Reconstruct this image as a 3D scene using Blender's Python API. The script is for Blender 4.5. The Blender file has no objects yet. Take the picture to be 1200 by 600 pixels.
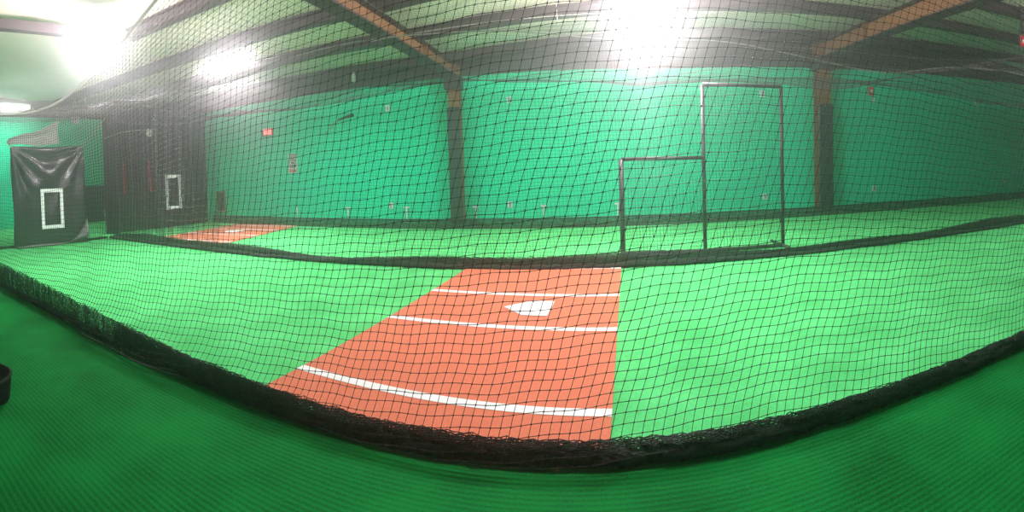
import bpy, math, random
import numpy as np
from mathutils import Matrix, Vector
R0 = np.random.RandomState(7)
random.seed(7)
SC = bpy.context.scene
COL = SC.collection

# ------------------------------------------------------------------ materials
def new_mat(name):
    m = bpy.data.materials.new(name); m.use_nodes = True
    return m, m.node_tree.nodes, m.node_tree.links, m.node_tree.nodes['Principled BSDF']

def plain(name, col, rough=.6, metal=0., spec=.5, noise=0., nscale=20., bump=0.):
    m, n, l, b = new_mat(name)
    b.inputs['Base Color'].default_value = (*col, 1)
    b.inputs['Roughness'].default_value = rough
    b.inputs['Metallic'].default_value = metal
    b.inputs['Specular IOR Level'].default_value = spec
    if noise or bump:
        tc = n.new('ShaderNodeTexCoord'); t = n.new('ShaderNodeTexNoise')
        t.inputs['Scale'].default_value = nscale; t.inputs['Detail'].default_value = 5
        l.new(tc.outputs['Object'], t.inputs['Vector'])
        if noise:
            mx = n.new('ShaderNodeMix'); mx.data_type = 'RGBA'
            mx.inputs[6].default_value = (*[max(0, c*(1-noise)) for c in col], 1)
            mx.inputs[7].default_value = (*[min(1, c*(1+noise)) for c in col], 1)
            l.new(t.outputs['Fac'], mx.inputs[0]); l.new(mx.outputs[2], b.inputs['Base Color'])
        if bump:
            bp = n.new('ShaderNodeBump'); bp.inputs['Strength'].default_value = bump; bp.inputs['Distance'].default_value = .01
            l.new(t.outputs['Fac'], bp.inputs['Height']); l.new(bp.outputs['Normal'], b.inputs['Normal'])
    return m

def turf(name, dark, light, rows=0.):
    """short artificial grass: two scales of speckle, tuft bump, optional stitch rows along X"""
    m, n, l, b = new_mat(name)
    tc = n.new('ShaderNodeTexCoord')
    a = n.new('ShaderNodeTexNoise'); a.inputs['Scale'].default_value = 90; a.inputs['Detail'].default_value = 6; a.inputs['Roughness'].default_value = .75
    c = n.new('ShaderNodeTexNoise'); c.inputs['Scale'].default_value = 2.2; c.inputs['Detail'].default_value = 5
    l.new(tc.outputs['Object'], a.inputs['Vector']); l.new(tc.outputs['Object'], c.inputs['Vector'])
    mul = n.new('ShaderNodeMath'); mul.operation = 'MULTIPLY_ADD'; mul.inputs[1].default_value = .55
    l.new(a.outputs['Fac'], mul.inputs[0])
    m2 = n.new('ShaderNodeMath'); m2.operation = 'MULTIPLY'; m2.inputs[1].default_value = .45
    l.new(c.outputs['Fac'], m2.inputs[0]); l.new(m2.outputs[0], mul.inputs[2])
    src = mul.outputs[0]
    if rows:
        w = n.new('ShaderNodeTexWave'); w.wave_type = 'BANDS'; w.bands_direction = 'Y'
        w.inputs['Scale'].default_value = rows; w.inputs['Distortion'].default_value = 1.2; w.inputs['Detail'].default_value = 3; w.inputs['Detail Scale'].default_value = 2
        l.new(tc.outputs['Object'], w.inputs['Vector'])
        m3 = n.new('ShaderNodeMath'); m3.operation = 'MULTIPLY_ADD'; m3.inputs[1].default_value = .12
        l.new(w.outputs['Fac'], m3.inputs[0]); l.new(src, m3.inputs[2]); src = m3.outputs[0]
    rp = n.new('ShaderNodeValToRGB')
    rp.color_ramp.elements[0].position = .38; rp.color_ramp.elements[0].color = (*dark, 1)
    rp.color_ramp.elements[1].position = .66; rp.color_ramp.elements[1].color = (*light, 1)
    l.new(src, rp.inputs[0]); l.new(rp.outputs[0], b.inputs['Base Color'])
    bp = n.new('ShaderNodeBump'); bp.inputs['Strength'].default_value = .5; bp.inputs['Distance'].default_value = .008
    l.new(a.outputs['Fac'], bp.inputs['Height']); l.new(bp.outputs['Normal'], b.inputs['Normal'])
    b.inputs['Roughness'].default_value = .9; b.inputs['Specular IOR Level'].default_value = .1
    return m

def emit(name, col, s):
    m, n, l, b = new_mat(name)
    b.inputs['Base Color'].default_value = (.8, .8, .8, 1)
    b.inputs['Emission Color'].default_value = (*col, 1); b.inputs['Emission Strength'].default_value = s
    return m

M = dict(
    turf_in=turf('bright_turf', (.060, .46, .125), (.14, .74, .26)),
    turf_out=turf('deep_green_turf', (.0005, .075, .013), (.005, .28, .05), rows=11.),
    clay=plain('terracotta_turf', (.64, .175, .10), .85, spec=.2, noise=.14, nscale=60, bump=.3),
    white=plain('white_paint', (.85, .86, .88), .6, noise=.04, nscale=30),
    wall=plain('emerald_wall_paint', (.002, .76, .40), .85, spec=.2, noise=.08, nscale=1.3),
    wall_dark=plain('deep_green_wall_paint', (.006, .12, .06), .7, noise=.1, nscale=1.5),
    cream=plain('cream_insulation_sheet', (.74, .66, .54), .7, noise=.07, nscale=3, bump=.35),
    mauve=plain('dark_primer_steel', (.045, .026, .034), .6, metal=.1, noise=.25, nscale=6),
    orange=plain('rust_primer_steel', (.27, .115, .045), .6, noise=.3, nscale=9),
    blackpad=plain('black_vinyl_pad', (.018, .021, .022), .45, noise=.3, nscale=8, bump=.25),
    net=plain('black_knotted_twine', (.010, .010, .011), .5, spec=.4),
    net_far=plain('charcoal_knotted_twine', (.022, .022, .022), .5, spec=.5),
    net_top=plain('lit_pale_twine', (.10, .088, .088), .45, spec=.5),  # paler twine: lamplight caught by the strands is put into the colour
    pile=plain('heaped_black_netting', (.009, .008, .010), .8, spec=.3, noise=.6, nscale=60, bump=1.),
    rope=plain('white_nylon_rope', (.75, .73, .70), .5),
    greyrope=plain('grey_nylon_rope', (.38, .36, .35), .6),
    yrope=plain('yellow_cord', (.45, .36, .16), .7),
    steel=plain('dark_grey_steel_tube', (.05, .04, .043), .5, metal=.2, noise=.3, nscale=14),
    vinyl=plain('black_vinyl_sheet', (.020, .020, .023), .30, spec=.6, noise=.3, nscale=5, bump=.12),
    drape=plain('black_drape_cloth', (.018, .014, .017), .8, spec=.2, noise=.3, nscale=5),
    red=plain('red_plastic', (.75, .02, .025), .4), redtape=plain('red_tape', (.55, .03, .03), .6),
    grey=plain('grey_plastic', (.30, .31, .31), .5, noise=.2), wood=plain('yellow_wood', (.42, .26, .09), .6, noise=.2),
    black=plain('black_rubber', (.010, .010, .011), .8, spec=.2), paper=plain('poster_paper', (.72, .70, .66), .7),
    posterorange=plain('poster_orange_ink', (.75, .16, .05), .6), posterblack=plain('poster_black_ink', (.03, .03, .035), .6),
    tarp=plain('pale_translucent_tarp', (.72, .69, .66), .5, noise=.12, nscale=5),
)
def translucent(m, fac):
    n, l = m.node_tree.nodes, m.node_tree.links; b = n['Principled BSDF']; tr = n.new('ShaderNodeBsdfTranslucent'); mx = n.new('ShaderNodeMixShader')
    tr.inputs[0].default_value = b.inputs['Base Color'].default_value; mx.inputs[0].default_value = fac
    l.new(b.outputs[0], mx.inputs[1]); l.new(tr.outputs[0], mx.inputs[2]); l.new(mx.outputs[0], n['Material Output'].inputs[0])
translucent(M['rope'], .75); translucent(M['net_top'], .4); translucent(M['tarp'], .4)
M['darkgrey'] = plain('dark_grey_vinyl_back', (.16, .155, .16), .45, noise=.3)
M['redglow'] = emit('red_sign_face', (1., .02, .03), 1.1)

# ------------------------------------------------------------------ object helpers
def tag(o, label=None, cat=None, group=None, kind=None):
    if label: o['label'] = label
    if cat: o['category'] = cat
    if group: o['group'] = group
    if kind: o['kind'] = kind
    return o

def empty(name, loc, label, cat, group=None, rz=0):
    o = bpy.data.objects.new(name, None); COL.objects.link(o)
    o.location = loc; o.rotation_euler = (0, 0, rz); o.empty_display_size = .1
    return tag(o, label, cat, group)

def link(name, me, mat, parent=None, smooth=False):
    if mat is not None and len(me.materials) == 0: me.materials.append(mat)
    if smooth: me.polygons.foreach_set('use_smooth', [True]*len(me.polygons))
    o = bpy.data.objects.new(name, me); COL.objects.link(o)
    if parent: o.parent = parent
    return o

class MB:
    def __init__(s): s.v = []; s.f = []
    def add(s, v, f):
        k = len(s.v); s.v += [tuple(map(float, p)) for p in v]; s.f += [tuple(k+i for i in q) for q in f]; return s
    def box(s, x0, x1, y0, y1, z0, z1, bv=0.):
        """box, with chamfered vertical and horizontal edges when bv > 0"""
        if bv <= 0:
            v = [(x, y, z) for z in (z0, z1) for y in (y0, y1) for x in (x0, x1)]
            return s.add(v, [(0, 2, 3, 1), (4, 5, 7, 6), (0, 1, 5, 4), (2, 6, 7, 3), (0, 4, 6, 2), (1, 3, 7, 5)])
        def ring(i, z):
            a, b_, c, d = x0+i, x1-i, y0+i, y1-i
            e = bv
            return [(a+e, c, z), (b_-e, c, z), (b_, c+e, z), (b_, d-e, z), (b_-e, d, z), (a+e, d, z), (a, d-e, z), (a, c+e, z)]
        rs = [ring(bv, z0), ring(0, z0+bv), ring(0, z1-bv), ring(bv, z1)]
        v = [p for r in rs for p in r]; f = []
        for k in range(3):
            for i in range(8): f.append((k*8+i, k*8+(i+1) % 8, k*8+8+(i+1) % 8, k*8+8+i))
        f.append(tuple(range(7, -1, -1))); f.append(tuple(range(24, 32)))
        return s.add(v, f)
    def tube(s, pts, r, n=10, cap=True):
        pts = [Vector(p) for p in pts]; rr = r if isinstance(r, (list, tuple)) else [r]*len(pts)
        v = []; f = []; up = Vector((0, 0, 1))
        for i, p in enumerate(pts):
            t = (pts[min(i+1, len(pts)-1)] - pts[max(i-1, 0)]).normalized()
            a = t.cross(up if abs(t.z) < .95 else Vector((0, 1, 0))).normalized(); b = t.cross(a)
            for k in range(n):
                w = 2*math.pi*k/n; v.append(p + rr[i]*(math.cos(w)*a + math.sin(w)*b))
        for i in range(len(pts)-1):
            for k in range(n): f.append((i*n+k, i*n+(k+1) % n, (i+1)*n+(k+1) % n, (i+1)*n+k))
        if cap: f.append(tuple(range(n-1, -1, -1))); f.append(tuple((len(pts)-1)*n+k for k in range(n)))
        return s.add(v, f)
    def lathe(s, prof, n=32, c=(0, 0, 0), axis='z'):
        v = []; f = []
        for r, h in prof:
            for k in range(n):
                w = 2*math.pi*k/n; a, b = r*math.cos(w), r*math.sin(w)
                v.append({'z': (c[0]+a, c[1]+b, c[2]+h), 'y': (c[0]+a, c[1]+h, c[2]+b), 'x': (c[0]+h, c[1]+a, c[2]+b)}[axis])
        for i in range(len(prof)-1):
            for k in range(n): f.append((i*n+k, i*n+(k+1) % n, (i+1)*n+(k+1) % n, (i+1)*n+k))
        f.append(tuple(range(n-1, -1, -1))); f.append(tuple((len(prof)-1)*n+k for k in range(n)))
        return s.add(v, f)
    def build(s, name, mat, parent=None, smooth=False):
        me = bpy.data.meshes.new(name); me.from_pydata(s.v, [], s.f); me.update()
        return link(name, me, mat, parent, smooth)

def struct(o): return tag(o, kind='structure')

def np_mesh(name, V, Q, nv=4):
    me = bpy.data.meshes.new(name)
    V = np.ascontiguousarray(V, dtype=np.float32); Q = np.ascontiguousarray(Q, dtype=np.int32)
    me.vertices.add(len(V)); me.vertices.foreach_set('co', V.ravel())
    me.loops.add(Q.size); me.loops.foreach_set('vertex_index', Q.ravel())
    me.polygons.add(len(Q)); me.polygons.foreach_set('loop_start', np.arange(0, Q.size, Q.shape[1], dtype=np.int32))
    me.update(calc_edges=True)
    return me

TRI = np.array([(0., 1.), (-.866, -.5), (.866, -.5)])
def strands(P, r, e1, e2):
    """P: (n strands, m points, 3) -> triangular-section twines"""
    n, m, _ = P.shape
    off = (TRI[:, :1]*np.array(e1) + TRI[:, 1:]*np.array(e2))*1.0       # 3,3
    rr = np.broadcast_to(np.asarray(r, float), (n, m)) if np.ndim(r) else np.full((n, m), r)
    V = P[:, :, None, :] + rr[:, :, None, None]*off[None, None]
    idx = np.arange(n*m*3).reshape(n, m, 3)
    a = idx[:, :-1, :]; b = idx[:, 1:, :]
    a2 = np.roll(a, -1, 2); b2 = np.roll(b, -1, 2)
    Q = np.stack([a, a2, b2, b], -1).reshape(-1, 4)
    return V.reshape(-1, 3), Q

def netting(G, r, knots=0., ea=((1, 0, 0), (0, 1, 0)), eb=((0, 1, 0), (0, 0, 1))):
    """G: (nu, nv, 3) grid of knot positions; twines run both ways through the knots"""
    V1, Q1 = strands(G, r, *ea)
    V2, Q2 = strands(np.swapaxes(G, 0, 1), r, *eb)
    Vs = [V1, V2]; Qs = [Q1, Q2+len(V1)]
    if knots:
        g = G.reshape(-1, 3); n = len(g); k = knots
        o = np.array([(k, 0, 0), (0, k, 0), (-k, 0, 0), (0, -k, 0), (0, 0, k), (0, 0, -k)])
        V3 = (g[:, None] + o[None]).reshape(-1, 3); b = np.arange(n)[:, None]*6
        # octahedra as degenerate-free quads: 4 side quads (kites split by apex pairs)
        q = []
        for i in range(4): q.append(np.concatenate([b+i, b+(i+1) % 4, b+4, b+4], 1)); q.append(np.concatenate([b+(i+1) % 4, b+i, b+5, b+5], 1))
        T = np.concatenate(q)[:, :3] + len(V1)+len(V2)
        return np.concatenate(Vs+[V3]), np.concatenate(Qs), T
    return np.concatenate(Vs), np.concatenate(Qs), None

def net_obj(name, G, r, mat, parent, knots=0., **kw):
    V, Q, T = netting(G, r, knots, **kw)
    if T is None: me = np_mesh(name, V, Q)
    else:
        me = bpy.data.meshes.new(name); V = np.ascontiguousarray(V, dtype=np.float32)
        me.vertices.add(len(V)); me.vertices.foreach_set('co', V.ravel())
        li = np.concatenate([Q.ravel(), T.ravel()]).astype(np.int32)
        ls = np.concatenate([np.arange(len(Q))*4, len(Q)*4+np.arange(len(T))*3]).astype(np.int32)
        me.loops.add(len(li)); me.loops.foreach_set('vertex_index', li)
        me.polygons.add(len(ls)); me.polygons.foreach_set('loop_start', ls); me.update(calc_edges=True)
    return link(name, me, mat, parent)

def smooth_noise(x, seed, scales=((1.3, 1.), (.45, .5), (.17, .25))):
    rs = np.random.RandomState(seed); out = np.zeros_like(x, dtype=float)
    for L, a in scales:
        for _ in range(3):
            out += a/3*np.sin(x*2*np.pi/(L*rs.uniform(.7, 1.4)) + rs.uniform(0, 6.28))
    return out

# ------------------------------------------------------------------ camera: a hand-swept phone panorama, 123 degrees wide
F, V0 = 558.9, 209.9
cam = bpy.data.cameras.new('camera'); camo = bpy.data.objects.new('camera', cam); COL.objects.link(camo)
cam.type = 'PANO'; cam.panorama_type = 'CENTRAL_CYLINDRICAL'
cam.central_cylindrical_range_u_min = -600/F; cam.central_cylindrical_range_u_max = 600/F
cam.central_cylindrical_range_v_min = -(600-V0)/F; cam.central_cylindrical_range_v_max = V0/F
cam.central_cylindrical_radius = 1.0
cam.clip_start = .05; cam.clip_end = 100
PITCH, ROLL, YAW = -.0276, .03264, .16416
camo.matrix_world = Matrix.Translation((0, 0, 1.3)) @ Matrix.Rotation(YAW, 4, 'Z') @ Matrix.Rotation(PITCH, 4, 'X') @ Matrix.Rotation(ROLL, 4, 'Y') @ Matrix.Rotation(math.pi/2, 4, 'X')
SC.camera = camo

# ------------------------------------------------------------------ room shell
XL, XR, YB, YF = -13.6, 16.0, 10.8, -3.2
def zroof(x, y): return 3.85 + .06*max(x+3, 0) + .02*(YB-y)
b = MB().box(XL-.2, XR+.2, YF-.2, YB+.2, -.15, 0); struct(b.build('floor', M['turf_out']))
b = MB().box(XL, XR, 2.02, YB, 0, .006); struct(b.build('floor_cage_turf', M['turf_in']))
b = MB().box(XL-.2, XR+.2, YB, YB+.2, 0, 5.6); struct(b.build('wall_back', M['wall']))
b = MB().box(XL-.2, XL, YF, YB, 0, 5.6); struct(b.build('wall_left', M['wall']))
b = MB().box(XR, XR+.2, YF, YB, 0, 5.6); struct(b.build('wall_right', M['wall']))
b = MB().box(XL-.2, XR+.2, YF-.2, YF, 0, 5.6); struct(b.build('wall_front', M['wall_dark']))
# ceiling: sheet of insulation over the purlins, sagging a little between them
PUR = [10.29, 8.35, 6.65, 4.85, 3.1, 1.35, -.4, -2.1]
nx, ny = 60, 140
xs = np.linspace(XL-.2, XR+.2, nx); ys = np.linspace(YF-.2, YB+.2, ny)
v = []; 
for y in ys:
    d = min(abs(y-p) for p in PUR)
    for x in xs: v.append((x, y, zroof(x, y)+.02 - .05*min(1, d/.8)**.7))
f = [(j*nx+i, (j+1)*nx+i, (j+1)*nx+i+1, j*nx+i+1) for j in range(ny-1) for i in range(nx-1)]
k = len(v); v += [(x, y, z+.25) for x, y, z in v]; f += [tuple(k+i for i in q[::-1]) for q in f]
b = MB(); b.v = v; b.f = f; struct(b.build('ceiling', M['cream'], smooth=True))
# dark upper band of insulation along the top of the back wall (eave)
b = MB()
n = 40
for i in range(n):
    x0 = XL+(XR-XL)*i/n; x1 = XL+(XR-XL)*(i+1)/n
    za = 3.42+.05*max(x0-2, 0); zb = 3.42+.05*max(x1-2, 0)
    b.add([(x0, YB-.03, za), (x1, YB-.03, zb), (x1, YB-.03, 4.6), (x0, YB-.03, 4.6), (x0, YB, za), (x1, YB, zb), (x1, YB, 4.6), (x0, YB, 4.6)],
          [(0, 1, 2, 3), (7, 6, 5, 4), (0, 4, 5, 1)])
struct(b.build('trim_1', M['mauve']))
# purlins: Z-section members under the sheet
for i, y in enumerate(PUR):
    b = MB(); za, zb = zroof(XL, y), zroof(XR, y); zk = zroof(-3, y)
    xs0 = [XL, XL, XL, -6.85, -3.0, -3.0, -3.0, -3.0][i]; za = zroof(xs0, y)
    for (x0, z0, x1, z1) in ((xs0, za, -3, zk), (-3, zk, XR, zb)):
        if x1-x0 < .1: continue
        for (y0, y1, d0, d1) in ((y-.10, y+.12, .20, .17), (y-.015, y+.015, .17, .0), (y-.08, y+.10, .03, .0)):
            b.add([(x0, y0, z0-d0), (x1, y0, z1-d0), (x1, y1, z1-d0), (x0, y1, z0-d0), (x0, y0, z0-d1), (x1, y0, z1-d1), (x1, y1, z1-d1), (x0, y1, z0-d1)],
                  [(3, 2, 1, 0), (4, 5, 6, 7), (0, 1, 5, 4), (1, 2, 6, 5), (2, 3, 7, 6), (3, 0, 4, 7)])
    o = b.build('purlin', M['mauve'])
    where = ['above the top of the green back wall', 'second out from the back wall', 'third out from the back wall', 'fourth out from the back wall, over the near cage'][i] if i < 4 else 'over the camera, %s out from the back wall' % ['fifth', 'sixth', 'seventh', 'eighth'][i-4]
    tag(o, 'dark steel roof purlin ' + where, 'roof beam', 'roof purlins')

def sheared(b, fn):
    b.v = [fn(*p) for p in b.v]; return b
b = MB().box(-6.93, -6.77, YF, 4.72, 3.70, 3.86, .01)
tag(b.build('roof_joist', M['mauve']), 'short dark roof joist running towards the camera left of the left bright lamp', 'roof beam')
# rafters and columns
def rafter(xc, zb, label, collabel, w=.26, cw=.15, depth=.42):
    t = empty('rafter', (xc, 0, 0), label, 'roof beam', 'rafters')
    b = MB().box(-.012, .012, YF, 10.35, zb+.03, zb+depth); b.build('web', M['orange'], t)
    b = MB().box(-w/2, w/2, YF, 10.35, zb, zb+.03); b.build('bottom_flange', M['mauve'], t)  # shade under the rafter put into the dark flange colour
    for y in np.arange(-2, 10, 3.5): MB().box(-w/2+.02, w/2-.02, y-.006, y+.006, zb+.03, zb+depth).build('stiffener', M['orange'], t)
    MB().box(-w/2, w/2, YF, 10.2, zb+depth-.02, zb+depth).build('top_flange', M['mauve'], t)
    c = empty('steel_column', (xc, 10.45, 0), collabel, 'column', 'building columns')
    b = MB().box(-cw, cw, .0, .012, 0, zb+depth).box(-cw, cw, .26, .272, 0, zb+depth).box(-.008, .008, .012, .26, 0, zb+depth)
    b.build('steel_section', M['orange'], c)
    b = MB().box(-cw-.02, cw+.02, -.07, .0, 0.02, 2.68, .02); b.build('pad', M['blackpad'], c)
    b = MB().box(-cw-.06, cw+.06, -.12, .27, zb-.28, zb+.02, .01); b.build('knee_plate', M['mauve'], c)
rafter(-3.02, 3.36, 'rusty brown steel rafter running overhead left of the middle bright lamp', 'padded column left of the L-shaped screen', cw=.125, depth=.28)
rafter(5.62, 3.78, 'rusty brown steel rafter running overhead at the right of the middle bright lamp', 'padded column right of the L-shaped screen', cw=.18, w=.3, depth=.38)

# ------------------------------------------------------------------ batting mats (stance mats with painted lines)
def batting_mat(origin, ux, uy, L, W, label, plate_s, lines, name='batting_mat'):
    """origin = near-right corner, ux = unit along the width (to the left), uy = unit along the length (away)"""
    t = empty(name, (origin[0], origin[1], .006), label, 'batting mat')
    def P(a, c, z): return (ux[0]*a+uy[0]*c, ux[1]*a+uy[1]*c, z)
    def slab(a0, a1, c0, c1, z0, z1, nm, mat, nn=1):
        b = MB(); vs = [P(a0, c0, z0), P(a1, c0, z0), P(a1, c1, z0), P(a0, c1, z0), P(a0, c0, z1), P(a1, c0, z1), P(a1, c1, z1), P(a0, c1, z1)]
        b.add(vs, [(3, 2, 1, 0), (4, 5, 6, 7), (0, 1, 5, 4), (1, 2, 6, 5), (2, 3, 7, 6), (3, 0, 4, 7)]); return b.build(nm, mat, t)
    slab(0, W, 0, L, 0, .012, 'turf_base', M['clay'])
    for c in lines: slab(.0, W, c, c+.075, .0121, .0145, 'chalk_line', M['white'])
    # home plate: 17 in front edge towards the right, tip towards the left
    a0, c0 = plate_s; w = .4318
    pl = [(a0, c0-w/2), (a0, c0+w/2), (a0+w/2, c0+w/2), (a0+w, c0), (a0+w/2, c0-w/2)]
    b = MB(); b.add([P(a, c, .0121) for a, c in pl]+[P(a, c, .02) for a, c in pl], [(0, 1, 2, 3, 4)[::-1], (5, 6, 7, 8, 9)]+[(i, (i+1) % 5, 5+(i+1) % 5, 5+i) for i in range(5)])
    b.build('home_plate', M['white'], t)
def unit(a, b_):
    v = Vector((b_[0]-a[0], b_[1]-a[1])); return (v.normalized().x, v.normalized().y)
uy = unit((.05, 2.05), (.35, 5.8)); ux = (-uy[1], uy[0])
batting_mat((.05, 2.05), ux, uy, 3.95, 1.93, 'terracotta batting mat with white lines and home plate in the near cage', (.60, 2.10), (.32, 1.55, 2.50, 3.70))
uy = unit((-6.45, 6.55), (-6.95, 10.0)); ux = (-uy[1], uy[0])
batting_mat((-6.4, 6.45), ux, uy, 3.4, 1.95, 'small terracotta batting mat beside the black drape in the far left cage', (.8, 1.85), (.30, 1.32, 2.25, 3.05))

# ------------------------------------------------------------------ nets
C = .0445
def topcurve(x, pts):
    p = np.array(pts, float); X = p[:, 0]; Z = p[:, 1]
    # smooth through the points
    xx = np.linspace(X[0], X[-1], 600); zz = np.interp(xx, X, Z)
    k = np.hanning(41); k /= k.sum(); pad = np.pad(zz, 20, mode='edge'); zz = np.convolve(pad, k, 'valid')
    return np.interp(x, xx, zz)
TOP1 = [(-12, 2.9), (-8.5, 2.75), (-7, 2.45), (-5.94, 2.24), (-5.06, 2.12), (-4.37, 2.08), (-3.82, 2.12), (-3.23, 2.26), (-2.97, 2.38), (-2.5, 2.75), (-1.9, 3.05), (0, 3.1), (3, 3.0), (5, 3.1), (9, 3.05)]
TOP2 = [(-14, 3.0), (-9.3, 2.85), (-8, 2.86), (-4.9, 3.06), (-2.9, 3.12), (-.9, 3.0), (.44, 2.80), (1.2, 2.82), (1.83, 2.85), (2.4, 2.76), (4.3, 2.55), (5.6, 2.85), (7.4, 3.0), (10, 2.8), (14, 3.05)]
TOP3 = [(-14, 3.0), (-9.9, 3.1), (-6, 2.9), (-3, 3.15), (1, 2.9), (5.6, 3.2), (10, 3.0), (16, 3.2)]

# --- near divider net, Y = 2
nearT = empty('batting_cage_net', (0, 2.0, 0), 'black knotted net wall nearest the camera, hanging across the whole view', 'net', 'divider nets')
def near_grid(x0, x1):
    nu = int((x1-x0)/C); a = x0+np.arange(nu)*C
    # vertical rows: follow the tilt of the photo's rows low down, the sagging head rope at the top
    N = 71
    k = np.arange(N)
    A, K = np.meshgrid(a, k, indexing='ij')
    g = np.where(A < .9, .10*(A-.9), -.07*(A-.9))
    g = -.5*.0+ .115*(-np.sqrt((A-.9)**2+.5)) + .06
    g = np.where(A < -5, g[np.argmin(abs(a+5))][0], g)
    hb = skirt_h(A)                                    # top of the heaped skirt
    base = K*C + hb + g*1.0
    base = np.where(base < hb, hb*.0+base, base)
    top = topcurve(A, TOP1)
    # compress softly towards the top rope
    nat = hb + K[:, -1:]*C + g
    lo = 1.25
    s = np.clip((base-lo)/(nat-lo), 0, 1)
    Z = np.where(base > lo, lo+(top-lo)*(s*.999), base)
    s_shear = np.interp(A, [-9, -5, -3, -1, 1, 8], [.02, .04, .16, .31, .34, .32])
    X = A + s_shear*(Z-.9)*.9 + .035*smooth_noise(A*1.0+K*.02, 3, ((2.2, .6), (.8, .08)))
    X += .0025*np.sin(K*.9+A*3)
    Y = 2.06 + .05*smooth_noise(A+.15*K*C, 5, ((3.1, 1.), (1.1, .35), (.6, .08))) - .10*np.exp(-np.maximum(Z-hb, 0)/.16)*(.6+.6/(1+np.exp(A/.5)))
    Y += .10*np.exp(-((Z-1.)/.8)**2)*np.exp(-((A+3.6)/2)**2)
    Z = Z + .004*np.sin(A*19+K*.5)
    return np.stack([X, Y, Z], -1), K
def skirt_h(x): return .085+.215/(1+np.exp((x+3.3)/1.0))
G, K = near_grid(-11.5, 8.)
G[:, :, 2] = np.maximum(G[:, :, 2], .03 + .0*K)
net_obj('net_panel', G, .0016, M['net'], nearT, knots=.0056).location = (0, -2.0, 0)
# head rope and edge
xs = np.linspace(-11.5, 8, 240); zt = topcurve(xs, TOP1)
nat_shift = np.interp(xs, [-9, -5, -3, -1, 1, 8], [.02, .04, .16, .31, .34, .32])
b = MB().tube([(x+sh*(z-.9)*.9, .06+.05*smooth_noise(np.array([x+.15*70*C]), 5, ((3.1, 1.), (1.1, .35), (.6, .08)))[0], z+.005) for x, z, sh in zip(xs, zt, nat_shift)], .013, 8)
b.build('head_rope', M['rope'], nearT, True)
def skirt(parent, x0, x1, yc, hfun, cell, layers, r, depth, seed, mat, squash=1., dy=0.):
    """dense folded netting standing along the floor edge"""
    Vs = []; Qs = []; off = 0
    for L in range(layers):
        nu = int((x1-x0)/cell); a = x0+np.arange(nu)*cell
        nv = 15
        kk = np.linspace(0, 1, nv)
        A, T = np.meshgrid(a, kk, indexing='ij')
        h = hfun(A)*(1-.10*L) * (1+.06*smooth_noise(A, seed+L, ((.9, .6), (.31, .5), (.12, .4))))
        Z = .012 + T*h*(1+.0*A)
        bulge = np.sin(T*np.pi)*depth*(.3+.7*L/max(1, layers-1))
        Y = yc - bulge + .012*L + .012*smooth_noise(A+T*.1, seed+20+L, ((.6, 1), (.2, .8), (.07, .6)))
        X = A + .25*T*h + .03*smooth_noise(A*.7+T*.3, seed+40+L, ((.5, 1), (.13, .6)))*squash
        Z += .006*smooth_noise(A*1.3+T*.4, seed+60+L, ((.21, 1), (.06, 1)))*squash
        g = np.stack([X, Y-dy, np.maximum(Z, .004)], -1)
        V, Q, _ = netting(g, r); Vs.append(V); Qs.append(Q+off); off += len(V)
    return link('skirt', np_mesh('skirt', np.concatenate(Vs), np.concatenate(Qs)), mat, parent)
skirt(nearT, -11.5, -1.5, 2.02, skirt_h, .016, 3, .0024, .05, 11, M['net'], .5, dy=2.0)
o = skirt(nearT, -3.2, 8., 2.02, skirt_h, .021, 5, .0024, .07, 31, M['net'], 1., dy=2.0); o.name = 'folded_skirt'
def heap(parent, x0, x1, yc, wfun, hfun, seed, mat, step=.02, y_of=None):
    """heaped hem of netting lying on the floor, a lumpy low mound"""
    n = int((x1-x0)/step); a = x0+np.arange(n)*step; m = 14
    w = wfun(a)*(1+.18*smooth_noise(a, seed, ((.8, 1), (.23, .8), (.08, .6)))); h = hfun(a)*(1+.18*smooth_noise(a, seed+1, ((.7, 1), (.2, .8), (.07, .6))))
    yy = yc + .012*smooth_noise(a, seed+2, ((1.6, 1), (.4, .5))) + (y_of(a) if y_of else 0)
    rs = np.random.RandomState(seed); v = []
    th = np.linspace(0, 2*np.pi, m, endpoint=False)
    rad = 1+.10*rs.randn(n, m)
    Yv = yy[:, None]+np.cos(th)[None]*w[:, None]*rad; Zv = h[:, None]*.5*(1+np.sin(th)[None]*rad)
    Xv = np.repeat(a[:, None], m, 1)
    V = np.stack([Xv, Yv, np.maximum(Zv, .001)], -1).reshape(-1, 3)
    idx = np.arange(n*m).reshape(n, m); A = idx[:-1]; B = idx[1:]
    Q = np.stack([A, np.roll(A, -1, 1), np.roll(B, -1, 1), B], -1).reshape(-1, 4)
    return link('heaped_hem', np_mesh('heaped_hem', V, Q), mat, parent)
heap(nearT, -11.5, 8., .02, lambda a: np.interp(a, [-8, -2, 0, 8], [.03, .04, .045, .045]), lambda a: np.interp(a, [-8, -3, 0, 8], [.045, .055, .062, .06]), 71, M['pile'])

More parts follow.
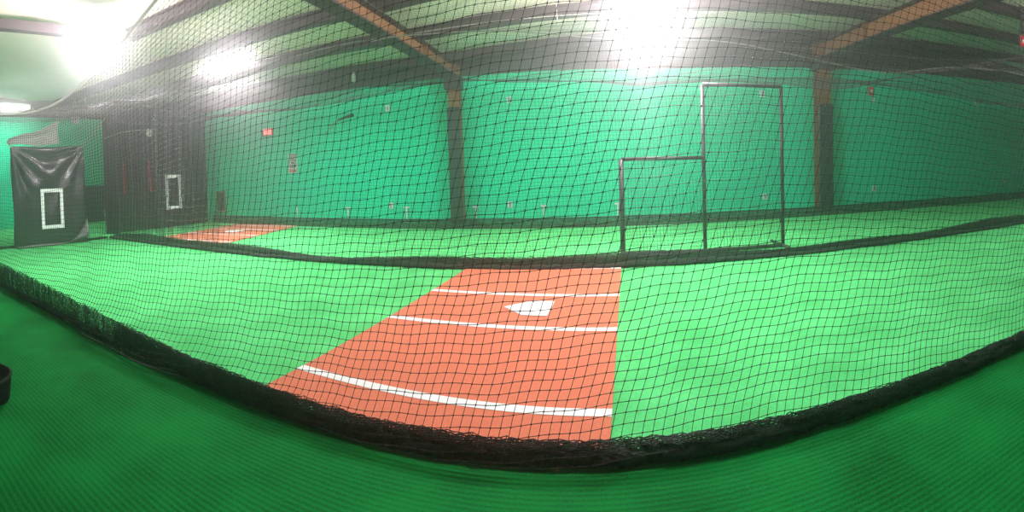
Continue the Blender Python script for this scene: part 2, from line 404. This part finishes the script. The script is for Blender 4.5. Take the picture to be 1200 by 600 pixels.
# --- second divider net, Y = 5.8
midT = empty('batting_cage_net', (0, 5.8, 0), 'middle black net wall running behind the home plate mat in the near cage', 'net', 'divider nets')
def wall_net(x0, x1, yc, TOP, tilt, shear, seed, fold=None, hb=.12):
    nu = int((x1-x0)/C); a = x0+np.arange(nu)*C; N = 66
    A, K = np.meshgrid(a, np.arange(N), indexing='ij')
    top = topcurve(A, TOP); S = K/(N-1)
    Z = hb + (top-hb)*S + tilt*np.sin(A*.7)*S*(1-S)*4*.1
    X = A + shear*(Z-1.) + .03*smooth_noise(A, seed, ((2., .8), (.7, .4)))
    Y = yc + .06*smooth_noise(A+Z*.1, seed+1, ((2.6, 1.), (.9, .4)))*(1-.6*S)
    if fold is not None:
        w = fold(A); Y = Y + w*np.sin(A*2*np.pi/.32+.6*np.sin(Z*1.3))*(.4+.6*(1-S)); X = X + w*.3*np.sin(A*9+Z)
    return np.stack([X, Y, Z], -1)
G = wall_net(-9.3, 12.5, 5.95, TOP2, 1., -.05, 90, fold=lambda A: np.interp(A, [-9.3, -8.9, -7.2, -6.2], [.16, .16, .10, 0]))
G[:, :, 1] -= 5.8
net_obj('net_panel', G, .0016, M['net_far'], midT)
for L_ in range(2):
    nu = int(3.4/.030); a = -9.3+np.arange(nu)*.030; A, K = np.meshgrid(a, np.arange(64), indexing='ij'); S = K/63
    top = topcurve(A, TOP2); Z = .12+(top-.14)*S
    wv = np.interp(A, [-9.3, -7.4, -5.9], [.20, .15, .02])
    Y = .16+.05*L_ + wv*np.sin(A*2*np.pi/(.34+.05*L_)+L_*2+.7*np.sin(Z*1.1))*(.45+.55*(1-S))
    X = A*(1) + wv*.35*np.sin(A*8+Z*.8+L_) + .15*L_*(1-S)*.3
    net_obj('gathered_panel', np.stack([X, Y, Z], -1), .0013, M['net'], midT)
xs = np.linspace(-9.3, 12.5, 260); zt = topcurve(xs, TOP2)
b = MB().tube([(x-.05*(z-1), .15, z+.005) for x, z in zip(xs, zt)], .007, 6); b.build('head_rope', M['greyrope'], midT, True)
h2 = lambda x: .10+.035*np.cos(x*.9)+.02*np.sin(x*2.1)
o = skirt(midT, -9.3, 12.5, 5.97, lambda x: h2(x)*1.15, .028, 4, .0036, .06, 131, M['net'], 1.3, dy=5.8)
heap(midT, -9.3, 12.5, .06, lambda a: .075+.0*a, lambda a: .065+.015*np.sin(a*1.7), 151, M['pile'], step=.03)

# --- third divider net in front of the back wall, Y = 9.7
farT = empty('batting_cage_net', (0, 9.7, 0), 'furthest black net wall hanging just in front of the green back wall', 'net', 'divider nets')
G = wall_net(-9.9, 15.8, 9.74, TOP3, 1., .03, 190)
G[:, :, 1] -= 9.7
net_obj('net_panel', G, .0013, M['net_far'], farT)
skirt(farT, -9.9, 15.8, 9.72, lambda x: .20+0*x, .030, 2, .0042, .03, 231, M['net'], .4, dy=9.7)
xs = np.linspace(-9.9, 15.8, 200)
b = MB().tube([(x, .0, .205+.006*math.sin(x*2.3)) for x in xs], .014, 6); b.build('hem_rope', M['net'], farT, True)
heap(farT, -9.9, 15.8, .0, lambda a: .03+0*a, lambda a: .03+0*a, 251, M['pile'], step=.05)
b = MB().tube([(x, .04, topcurve(np.array([x]), TOP3)[0]) for x in xs], .008, 6); b.build('head_rope', M['net_top'], farT, True)

# --- end net of the near cage (X = -9.35) behind the strike-zone sheet
endT = empty('end_net', (-9.35, 0, 0), 'black net closing the left end of the near cage behind the strike zone sheet', 'net')
ny = int(3.75/C); yy = 2.05+np.arange(ny)*C; N = 62
A, K = np.meshgrid(yy, np.arange(N), indexing='ij'); S = K/(N-1)
Z = .05+(2.72+.1*(A-2)/3.8)*S - .12*np.sin((A-2)/3.8*np.pi)*S
X = -.03+.05*smooth_noise(A, 301, ((1.2, 1), (.5, .4)))
G = np.stack([X, A, Z], -1)
net_obj('net_panel', G, .0018, M['net_far'], endT, ea=((1, 0, 0), (0, 1, 0)), eb=((1, 0, 0), (0, 0, 1)))
b = MB(); pts = [(.03+.02*math.sin(y*4), y, .035) for y in np.arange(2.05, 5.8, .06)]
b.tube(pts, [.03+.008*math.sin(i*1.1)+.005*math.sin(i*2.7) for i in range(len(pts))], 8); b.build('heaped_hem', M['pile'], endT, True)
b = MB().tube([(.03, 3.14, .02), (.02, 3.14, .3), (.025, 3.15, .9)], .012, 6); b.build('edge_cord', M['net'], endT)

# --- net roofs of the two cages
def roof_net(name, x0, x1, y0, y1, TA, TB, sag, label, seed, offA=0., offB=0.):
    t = empty(name, (0, (y0+y1)/2, 0), label, 'net', 'cage roof nets')
    nu = int((x1-x0)/(C*1.0)); nv = int((y1-y0)/C)+1
    a = x0+np.arange(nu)*C; A, Bm = np.meshgrid(a, np.linspace(0, 1, nv), indexing='ij')
    za = topcurve(A, TA); zb = topcurve(A, TB)
    belly = sag*(1+.45*smooth_noise(A, seed, ((3.4, 1), (1.7, .4))))
    Z = za+(zb-za)*Bm - belly*4*Bm*(1-Bm) + .02*smooth_noise(A*.6+Bm*3, seed+1, ((.9, 1), (.4, .6)))
    Y = y0+(y1-y0)*Bm + .05*smooth_noise(A, seed+2, ((1.5, 1), (.6, .5)))*4*Bm*(1-Bm)
    X = A + .05*smooth_noise(Bm*3.8+A*.2, seed+3, ((1.9, 1), (.8, .4))) + (offA(A, za)*(1-Bm) if callable(offA) else 0)
    G = np.stack([X, Y-(y0+y1)/2, Z], -1)
    net_obj('net_panel', G, .00135, M['net_top'], t, ea=((1, 0, 0), (0, 0, 1)), eb=((0, 1, 0), (0, 0, 1)))
    return t
roof_net('roof_net', -9.3, 8., 2.07, 5.95, TOP1, TOP2, .16, 'sagging net roof stretched over the near cage', 401,
         offA=lambda A, z: np.interp(A, [-9, -5, -3, -1, 1, 8], [.02, .04, .16, .31, .34, .32])*(z-.9)*.9)
roof_net('roof_net', -9.9, 12.5, 5.95, 9.74, TOP2, TOP3, .20, 'sagging net roof stretched over the far cage by the back wall', 431)
# support cables
b = MB().tube([(-2.9+4.6*i/20, 6.0, 3.10+.10*(i/20)) for i in range(21)], .006, 6)
tag(b.build('support_cable', M['rope'], None, True), 'pale steel cable stretched along the top of the middle net', 'cable')
b = MB().tube([(-.34, 5.98, 2.95), (-.36, 6.0, 3.18), (-.36, 6.0, 3.78)], .006, 6)
tag(b.build('hanging_tie', M['rope'], None, True), 'white vertical tie hanging from the roof beside the middle bright lamp', 'tie')

# ------------------------------------------------------------------ strike-zone sheet 1 (near cage left end)
t = empty('strike_zone_sheet', (-9.16, 4.28, 0), 'black vinyl sheet with white strike zone, its bottom corner flipped up grey', 'pitching target', 'strike zone targets')
nyy, nzz = 46, 56
v = []
W1 = 1.70; H1 = 2.12
for j in range(nzz):
    z = H1*j/(nzz-1)
    for i in range(nyy):
        y = -W1/2+W1*i/(nyy-1)
        u = i/(nyy-1); s = j/(nzz-1)
        # tension creases fanning from the two tied top corners, loose foot
        ang1 = math.atan2(1-s, u+.001); ang2 = math.atan2(1-s, 1-u+.001)
        d1 = math.hypot(u, 1-s); d2 = math.hypot(1-u, 1-s)
        x = .050*math.sin(ang1*15)*math.exp(-d1*1.5)*min(1, d1*6) + .050*math.sin(ang2*13+1)*math.exp(-d2*1.5)*min(1, d2*6)
        x += .012*math.sin(y*7+z*2) + .02*math.sin(z*3.1+y)*(1-s)
        topz = -.025*math.sin(u*math.pi)*(s**6)
        pinch = .02*(1-s)*math.sin(z*2)
        v.append((x, y+pinch, max(.015, z+topz)))
f = [(j*nyy+i, j*nyy+i+1, (j+1)*nyy+i+1, (j+1)*nyy+i) for j in range(nzz-1) for i in range(nyy-1)]
b = MB().add(v, f); o = b.build('sheet', M['vinyl'], t, True)
md = o.modifiers.new('s', 'SOLIDIFY'); md.thickness = .004; md.offset = -1
def zone_frame(t, y0, y1, z0, z1, w, x, name='strike_zone_outline'):
    b = MB()
    for (a0, a1, c0, c1) in ((y0, y1, z1-w, z1), (y0, y1, z0, z0+w), (y0, y0+w, z0+w, z1-w), (y1-w, y1, z0+w, z1-w)):
        n = 8
        b.box(x, x+.004, a0, a1, c0, c1)
    return b.build(name, M['white'], t)
zone_frame(t, -.24, .28, .37, 1.21, .075, .06)
# grommets and hem
for (y, z) in ((-W1/2+.03, H1-.03), (W1/2-.03, H1-.03)): MB().lathe([(.012, 0), (.026, 0), (.026, .006), (.012, .006)], 14, (.0, y, z), 'x').build('grommet', M['steel'], t)
# flipped-up corner at the foot: grey underside showing
b = MB(); n = 12
vs = []
for i in range(n+1):
    s = i/n
    p0 = Vector((.06+.14*s*s, .30+.50*s, .03+.12*s)); p1 = Vector((.02+.05*s, .42+.37*s+.04*s, .05+.50*s**1.6))
    for k in range(5):
        q = p0.lerp(p1, k/4); q.x += .03*math.sin(k/4*math.pi); vs.append(q)
fs = [(i*5+k, (i+1)*5+k, (i+1)*5+k+1, i*5+k+1) for i in range(n) for k in range(4)]
b.add(vs, fs); o = b.build('flipped_corner', M['darkgrey'], t, True); o.modifiers.new('s', 'SOLIDIFY').thickness = .004; tag(o, 'grey underside of the flipped corner')
b = MB().tube([(.06, -.80, .03), (.07, -.3, .045), (.06, .1, .03), (.08, .35, .05)], [.02, .03, .02, .01], 8); b.build('rolled_foot', M['darkgrey'], t, True)
def cord(name, pts, r, mat, label):
    b = MB().tube(pts, r, 6); return tag(b.build(name, mat, None, True), label, 'cord', None)
cord('tie_cord', [(-9.15, 3.46, 2.09), (-9.2, 3.2, 2.25), (-9.28, 2.95, 2.42), (-9.3, 2.7, 2.6)], .007, M['yrope'], 'yellow cord from the top left corner of the strike zone sheet')
cord('tie_cord', [(-9.15, 5.10, 2.09), (-9.17, 5.35, 2.34), (-9.2, 5.62, 2.60), (-9.22, 5.8, 2.8)], .007, M['yrope'], 'yellow cord from the top right corner of the strike zone sheet')

# ------------------------------------------------------------------ black drape with second strike zone (far cage left end)
t = empty('strike_zone_drape', (-9.9, 0, 0), 'tall black drape with small white strike zone at the left end of the far cage', 'pitching target', 'strike zone targets')
n, m = 110, 14; v = []
for j in range(m):
    s = j/(m-1)
    for i in range(n):
        y = 6.15+3.45*i/(n-1)
        x = .07*math.sin(y*2*math.pi/.42+.5*math.sin(s*3))*(1-.3*s) + .03*math.sin(y*11)
        if 7.7 < y < 8.7: x *= .25+.75*max(0, abs(y-8.2)-.35)/.15 if abs(y-8.2) > .35 else .25
        v.append((x, y, .03+3.15*s))
f = [(j*n+i, j*n+i+1, (j+1)*n+i+1, (j+1)*n+i) for j in range(m-1) for i in range(n-1)]
o = MB().add(v, f).build('drape_cloth', M['drape'], t, True); o.modifiers.new('s', 'SOLIDIFY').thickness = .006
zone_frame(t, 7.96, 8.50, .50, 1.42, .085, .06)
for (y, z0, z1) in ((6.62, .95, 1.75), (7.42, 1.0, 1.8)):
    MB().box(.095, .10, y-.018, y+.018, z0, z1).build('red_tape', M['redtape'], t)
b = MB().tube([(0, 6.1, 3.19), (0, 9.65, 3.19)], .02, 8); b.build('hanging_rail', M['steel'], t)

# ------------------------------------------------------------------ L-shaped pitching screen
t = empty('pitching_screen', (0, 0, .006), 'L-shaped grey tube pitching screen filled with net standing behind the middle net', 'pitching screen')
p0 = Vector((.43, 6.60, 0)); p1 = Vector((1.58, 6.50, 0)); p2 = Vector((2.75, 6.46, 0)); up = Vector((0, 0, 1))
hs, ht = 1.34, 2.36; r = .028
def rounded(pts, rad=.07, n=5):
    out = [Vector(pts[0])]
    for i in range(1, len(pts)-1):
        a, c, d = Vector(pts[i-1]), Vector(pts[i]), Vector(pts[i+1])
        u1 = (a-c).normalized()*rad; u2 = (d-c).normalized()*rad
        for k in range(n+1):
            s = k/n; out.append(c + u1*(1-s)**2 + u2*s**2)
    out.append(Vector(pts[-1])); return out
MB().tube([p0+up*.03, p0+up*hs], r+.008, 12).build('short_post', M['steel'], t, True)
MB().tube([p1+up*.03, p1+up*ht], r, 12).build('middle_post', M['steel'], t, True)
MB().tube([p2+up*.03, p2+up*ht], r, 12).build('tall_post', M['steel'], t, True)
MB().tube([p0+up*.03, p1+up*.03, p2+up*.03], r, 12).build('bottom_rail', M['steel'], t, True)
MB().tube([p1+up*ht, p2+up*ht], r, 12).build('top_rail', M['steel'], t, True)
MB().tube([p0+up*hs, p1+up*hs], r, 12).build('short_top_rail', M['steel'], t, True)
for p in (p0, p2):
    MB().tube([p+Vector((0, -.22, .03)), p+Vector((0, .45, .03))], r*.9, 10).build('foot', M['steel'], t, True)
def lnet(a, c, h, yo):
    nu = int((c-a).length/C); nv = int((h-.06)/C)
    U, K = np.meshgrid(np.linspace(0, 1, nu), np.linspace(0, 1, nv), indexing='ij')
    X = a.x+(c.x-a.x)*U; Y = a.y+(c.y-a.y)*U + .10*np.sin(U*np.pi)*np.sin(K*np.pi); Z = .05+(h-.06)*K - .03*np.sin(U*np.pi)*K
    return np.stack([X, Y, Z], -1)
net_obj('short_net', lnet(p0, p1, hs, 0), .0017, M['net'], t)
net_obj('tall_net', lnet(p1, p2, ht, 0), .0017, M['net'], t)

# ------------------------------------------------------------------ lamps
WARM = (1., .93, .95)
def high_bay(loc, power, label, size=.24, group='round high bay lamps', seen=60.):
    t = empty('high_bay_lamp', loc, label, 'lamp', group)
    MB().lathe([(.05, .30), (.10, .29), (.12, .14), (size*.95, .10), (size, .0), (size-.015, -.015), (size-.03, .0)], 36).build('housing', M['grey'], t, True)
    MB().lathe([(.001, -.004), (size-.035, -.004), (size-.035, .004), (.001, .004)], 36).build('lens', emit('lamp_lens', (1, .99, .97), seen), t)
    h = zroof(loc[0], loc[1])-loc[2]-.2+.06
    MB().tube([(0, 0, .28), (0, 0, max(.3, h-.06))], .012, 8).build('hanger', M['steel'], t)
    ld = bpy.data.lights.new('lamp_light', 'POINT'); ld.shadow_soft_size = .20; ld.energy = power; ld.color = WARM
    lo = bpy.data.objects.new('lamp_light', ld); COL.objects.link(lo); lo.parent = t; lo.location = (0, 0, -.23)
high_bay((.82, 6.75, 3.52), 500, 'blazing round high bay lamp cut by the top edge, centre of the ceiling', seen=90)
high_bay((-5.84, 3.6, 3.5), 240, 'blazing round high bay lamp over the left strike zone sheet', seen=90)
high_bay((.9, 3.6, 3.5), 150, 'round high bay lamp hanging over the home plate mat above the view')
high_bay((7.6, 3.6, 3.7), 170, 'round high bay lamp hanging over the right end of near cage')
def batten(a, c, label, power, seen=25.):
    a = Vector(a); c = Vector(c); d = c-a; L = d.length; mid = (a+c)/2; rz = math.atan2(d.y, d.x)
    t = empty('tube_lamp', mid, label, 'lamp', 'tube lamps', rz)
    MB().box(-L/2-.03, L/2+.03, -.06, .06, .03, .09, .012).build('housing', M['white'], t)
    MB().tube([(-L/2, 0, 0), (L/2, 0, 0)], .028, 12).build('tube', emit('tube_glow', (1, .98, .96), seen), t, True)
    h = zroof(mid.x, mid.y)-mid.z-.2
    for s in (-1, 1): MB().tube([(s*L*.4, 0, .09), (s*L*.4, 0, h-.0)], .005, 6).build('hanger', M['steel'], t)
    ld = bpy.data.lights.new('tube_light', 'AREA'); ld.shape = 'RECTANGLE'; ld.size = L; ld.size_y = .06; ld.energy = power; ld.color = WARM
    lo = bpy.data.objects.new('tube_light', ld); COL.objects.link(lo); lo.parent = t; lo.location = (0, 0, -.04)
batten((-6.75, 6.7, 3.5), (-5.65, 6.67, 3.5), 'bright tube lamp hanging between the left rafter and the far cage', 230)
batten((-12.38, 5.25, 3.5), (-12.2, 4.0, 3.5), 'slim tube lamp at the left edge near the left wall', 60)
high_bay((-6.2, 9.0, 3.45), 0, 'x') if False else None

# ------------------------------------------------------------------ small things on the walls
WY = YB
def onwall(x, z, d=0.): return (x*(WY-d)/10.6, WY-d, 1.3+(z-1.3)*(WY-d)/10.6)
# exit sign (red)
x, y, z = onwall(-8.39, 2.52); t = empty('red_sign', (x, y, z), 'small glowing red box sign on the green wall near its left end', 'sign')
MB().box(-.17, .17, -.07, 0, -.10, .10, .012).build('housing', M['red'], t); MB().box(-.15, .15, -.076, -.0702, -.085, .085).build('face', M['redglow'], t)
MB().box(-.22, -.17, -.06, 0, -.11, .05, .008).build('side_box', M['black'], t)
# poster
x, y, z = onwall(-7.6, 1.60); t = empty('notice_sign', (x, y, z), 'small notice poster with black lines of print and orange foot', 'sign')
MB().box(-.15, .15, -.012, 0, -.27, .27).build('sheet', M['paper'], t)
b = MB()
for i, (w, h) in enumerate(((.11, .028), (.12, .02), (.07, .03), (.11, .022), (.05, .05), (.12, .02), (.10, .03))):
    zz = .23-i*.056; b.box(-w+.01*(i % 2), w, -.0145, -.0121, zz-h/2, zz+h/2)
b.build('print', M['posterblack'], t)
MB().box(-.12, .03, -.0145, -.0121, -.25, -.17).build('orange_patch', M['posterorange'], t)
MB().box(.05, .12, -.0145, -.0121, -.24, -.19).build('black_patch', M['posterblack'], t)
# short white plastic posts standing along the wall foot
PL = ['under the poster', 'second from the left on the back wall', 'third from the left on the back wall', 'right beside the left padded column', 'left of the bright lamp glare, third right of the column', 'beside the short side of the pitching screen']
PX = [-7.52, -5.93, -4.33, -2.62, -1.06, .60]
for i, px in enumerate(PX):
    x, y, _ = onwall(px, 0, .06); lab = PL[i]
    lab = {4: 'midway between left column and pitching screen'}.get(i, lab)
    t = empty('tee_post', (x, y, .006), 'short white plastic post with tee top ' + lab, 'post', 'white tee posts along the back wall')
    MB().tube([(0, 0, 0), (0, 0, .36)], .018, 10).build('post', M['white'], t, True)
    if i: MB().tube([(-.07, 0, .37), (.07, 0, .37)], .024, 10).build('tee_top', M['white'], t, True)
    MB().lathe([(.05, 0), (.05, .01), (.02, .02)], 12).build('base', M['white'], t, True)
BX = [(-4.71, .44, 'low on the wall between two tee posts'), (-1.81, .43, 'low on the wall right of the left column'), (4.05, .43, 'low on the wall just left of the right column'),
      (7.17, .50, 'low on the wall right of the right column'), (12.53, .55, 'low on the wall near the right edge'),
      (-4.71, 2.80, 'high on the wall right of the leaning stick'), (-1.76, 2.78, 'high on the wall right of the left column'), (4.02, 2.86, 'high on the wall behind the top of the pitching screen'),
      (11.1, 3.05, 'high on the wall at far right')]
for (px, pz, lab) in BX:
    x, y, z = onwall(px, pz); t = empty('outlet_box', (x, y, z), 'small white outlet box ' + lab, 'outlet box', 'white outlet boxes')
    MB().box(-.055, .055, -.05, 0, -.075, .075, .008).build('box', M['white'], t)
    MB().box(-.022, .022, -.053, -.0502, -.05, .05).build('socket_face', M['grey'], t)
# stick with black end and hanging wire
x0, y0, z0 = onwall(-6.55, 2.28, .04); x1, y1, z1 = onwall(-5.68, 2.73, .04)
t = empty('curved_stick', (x0, y0, z0), 'thin curved wooden stick with thick black end mounted high on green wall', 'stick')
dx, dz = x1-x0, z1-z0
MB().tube([(0, 0, 0), (dx*.22, 0, dz*.42), (dx*.42, 0, dz*.72), (dx*.55, 0, dz*.84)], [.010, .014, .016, .018], 8).build('shaft', M['wood'], t, True)
MB().tube([(dx*.5, 0, dz*.8), (dx*.72, 0, dz*.90), (dx, 0, dz)], [.022, .034, .045], 10).build('black_end', M['black'], t, True)
xs_ = np.linspace(-5.79, -2.95, 14)
b = MB().tube([(*onwall(x, 3.46-.16*((x+5.79)/2.84)+.05*math.sin((x+5.79)/2.84*math.pi)*-1, .05),) for x in xs_], .016, 6)
tag(b.build('wall_cable', M['black'], None, True), 'black cable looping along top of green wall to left column', 'cable')
x, y, z = onwall(-5.62, 3.66, .70); b = MB().lathe([(.02, -.12), (.045, -.09), (.05, .0), (.045, .06), (.015, .13)], 14)
o = b.build('small_bulb', M['white'], None, True); o.location = (x, y, z); tag(o, 'small white bulb shape hanging under the dark roof edge', 'bulb')
# fire alarm strobes
def strobe(loc, label, s=1., drop=False):
    t = empty('alarm_strobe', loc, label, 'fire alarm', 'red alarm strobes')
    MB().box(-.075*s, .075*s, -.05, 0, -.11*s, .11*s, .01).build('housing', M['red'], t)
    MB().lathe([(.03*s, -.075), (.045*s, -.0501), (.045*s, -.05)], 16, axis='y').build('strobe_lens', M['white'], t, True)
    return t
x, y, z = onwall(7.08, 3.09); strobe((x, y, z), 'red alarm strobe with white lens high on wall right of the right column', 1.1)
x, y, z = onwall(7.15, 2.86); t = empty('outlet_box', (x, y, z), 'tiny white box right below the red alarm strobe on the wall', 'outlet box', 'white outlet boxes')
MB().box(-.04, .04, -.04, 0, -.06, .06, .006).build('box', M['white'], t)
t = strobe((8.25, 6.5, 3.86), 'red alarm strobe with white lens under the roof at the right edge', 1.1)
MB().box(-.04, .04, .0, .03, -.02, .75).build('bracket', M['steel'], t)

# wall clocks (left wall, drape end)
def clock(loc, rz, r, label):
    t = empty('wall_clock', loc, label, 'clock', 'round white clocks', rz)
    MB().lathe([(r*.98, -.0), (r, -.02), (r*.98, -.045), (r*.9, -.05), (r*.88, -.035)], 32, axis='y').build('rim', M['white'], t, True)
    MB().lathe([(.001, -.037), (r*.88, -.037), (r*.88, -.036), (.001, -.036)], 32, axis='y').build('dial', M['paper'], t)
    MB().tube([(0, -.042, -.01), (r*.25, -.042, r*.45)], .006, 6).build('hour_hand', M['black'], t)
    MB().tube([(0, -.045, -.01), (-r*.15, -.045, -r*.6)], .005, 6).build('minute_hand', M['black'], t)
clock((XL+.05, 7.34, 3.37), math.pi/2, .15, 'round white clock on the left wall above the strike zone sheet')
clock((-9.78, 7.42, 2.52), math.pi/2, .10, 'round white clock in front of the tall black drape')
b = MB().lathe([(.16, 0), (.19, .01), (.205, .14), (.21, .15), (.19, .155), (.17, .04)], 30)
o = b.build('rubber_tub', M['black'], None, True); o.location = (-2.86, .80, 0); tag(o, 'black rubber tub edge at the left border of the view on dark green turf', 'tub')
b = MB().tube([(-9.7, 6.05, 2.35), (-9.7, 6.5, 2.50), (-9.7, 7.1, 2.58), (-9.7, 7.6, 2.60)], .010, 6)
tag(b.build('hanging_cable', M['rope'], None, True), 'pale cable arching across the upper part of the black drape', 'cable')
# far left corner bits
b = MB().tube([(XL+.08, 6.69, 3.82), (XL+.08, 6.66, 3.36)], .035, 10)
tag(b.build('hanging_pipe', M['white'], None, True), 'short white vertical pipe left of the upper round clock', 'pipe')
t = empty('wire_basket', (-12.65, 7.95, .006), 'grey wire basket on the floor beside the drape', 'basket')
b = MB()
for k in range(14):
    a = k*2*math.pi/14; b.tube([(.13*math.cos(a), .13*math.sin(a), 0), (.19*math.cos(a), .19*math.sin(a), .42)], .008, 5)
b.build('ribs', M['grey'], t)
b = MB()
for h in (.01, .14, .28, .42):
    rr = .13+.06*h/.42; b.tube([(rr*math.cos(w), rr*math.sin(w), h) for w in np.linspace(0, 2*math.pi, 25)], .009, 5)
b.build('rings', M['grey'], t)
MB().lathe([(.125, .0), (.175, .33), (.165, .33), (.115, .01)], 20).build('liner', M['grey'], t)
# folded pale tarp hanging above the strike zone sheet
n = 16; v = []
for i in range(n):
    s = i/(n-1)
    for k in range(6):
        u = k/5
        v.append((-.12*math.sin(u*math.pi)+.03*math.sin(s*9), 3.62+1.25*s, 2.20+.02*math.sin(s*8)+(.13+.42*s)*u - .10*u*math.sin(s*math.pi)*.4))
f = [(i*6+k, (i+1)*6+k, (i+1)*6+k+1, i*6+k+1) for i in range(n-1) for k in range(5)]
o = MB().add(v, f).build('hanging_tarp', M['tarp'], None, True); o.location = (-9.75, 0, 0); o.modifiers.new('s', 'SOLIDIFY').thickness = .006
tag(o, 'pale grey folded tarp slung behind the top of the strike zone sheet', 'tarp')
# black-backed board at the back wall foot, left
x, y, z = onwall(-10.38, .34, .12)
t = empty('framed_board', (x, y, .006), 'small black board in a thin yellow frame leaning at wall foot beside the drape', 'board')
MB().box(-.16, .16, -.02, .01, .25, .82).build('panel', M['black'], t)
b = MB().box(-.175, -.16, -.03, .02, 0, .86).box(.16, .175, -.03, .02, 0, .86).box(-.16, .16, -.03, .02, .82, .86).box(-.16, .16, -.03, .02, .2, .25); b.build('frame', M['wood'], t)
# dark eave and low padding of the left wall
b = MB().box(XL, XL+.04, YF, YB, 3.40, 4.6); struct(b.build('trim_2', M['mauve']))
b = MB().box(XL, XL+.06, 6.3, YB, 0, 1.2); struct(b.build('trim_3', M['blackpad']))
# thin dark bag edge at the left frame edge near the camera
# ------------------------------------------------------------------ world, with haze added to imitate lens glare around the lamps
w = bpy.data.worlds.new('world'); SC.world = w; w.use_nodes = True
w.node_tree.nodes['Background'].inputs[0].default_value = (.6, .7, .65, 1); w.node_tree.nodes['Background'].inputs[1].default_value = .0
vs = w.node_tree.nodes.new('ShaderNodeVolumeScatter'); vs.inputs['Density'].default_value = .025; vs.inputs['Anisotropy'].default_value = .9
vs.inputs['Color'].default_value = (.95, .95, .95, 1)
w.node_tree.links.new(vs.outputs[0], w.node_tree.nodes['World Output'].inputs['Volume'])

SC.view_settings.view_transform = 'Standard'; SC.view_settings.look = 'None'; SC.view_settings.gamma = 1; SC.view_settings.exposure = 0.6
SC.view_settings.use_curve_mapping = False
cy = SC.cycles
cy.max_bounces = 6; cy.diffuse_bounces = 2; cy.glossy_bounces = 2; cy.transmission_bounces = 2; cy.volume_bounces = 1
cy.use_denoising = True; cy.sample_clamp_indirect = 4.0
try: cy.denoiser = 'OPENIMAGEDENOISE'
except Exception: pass
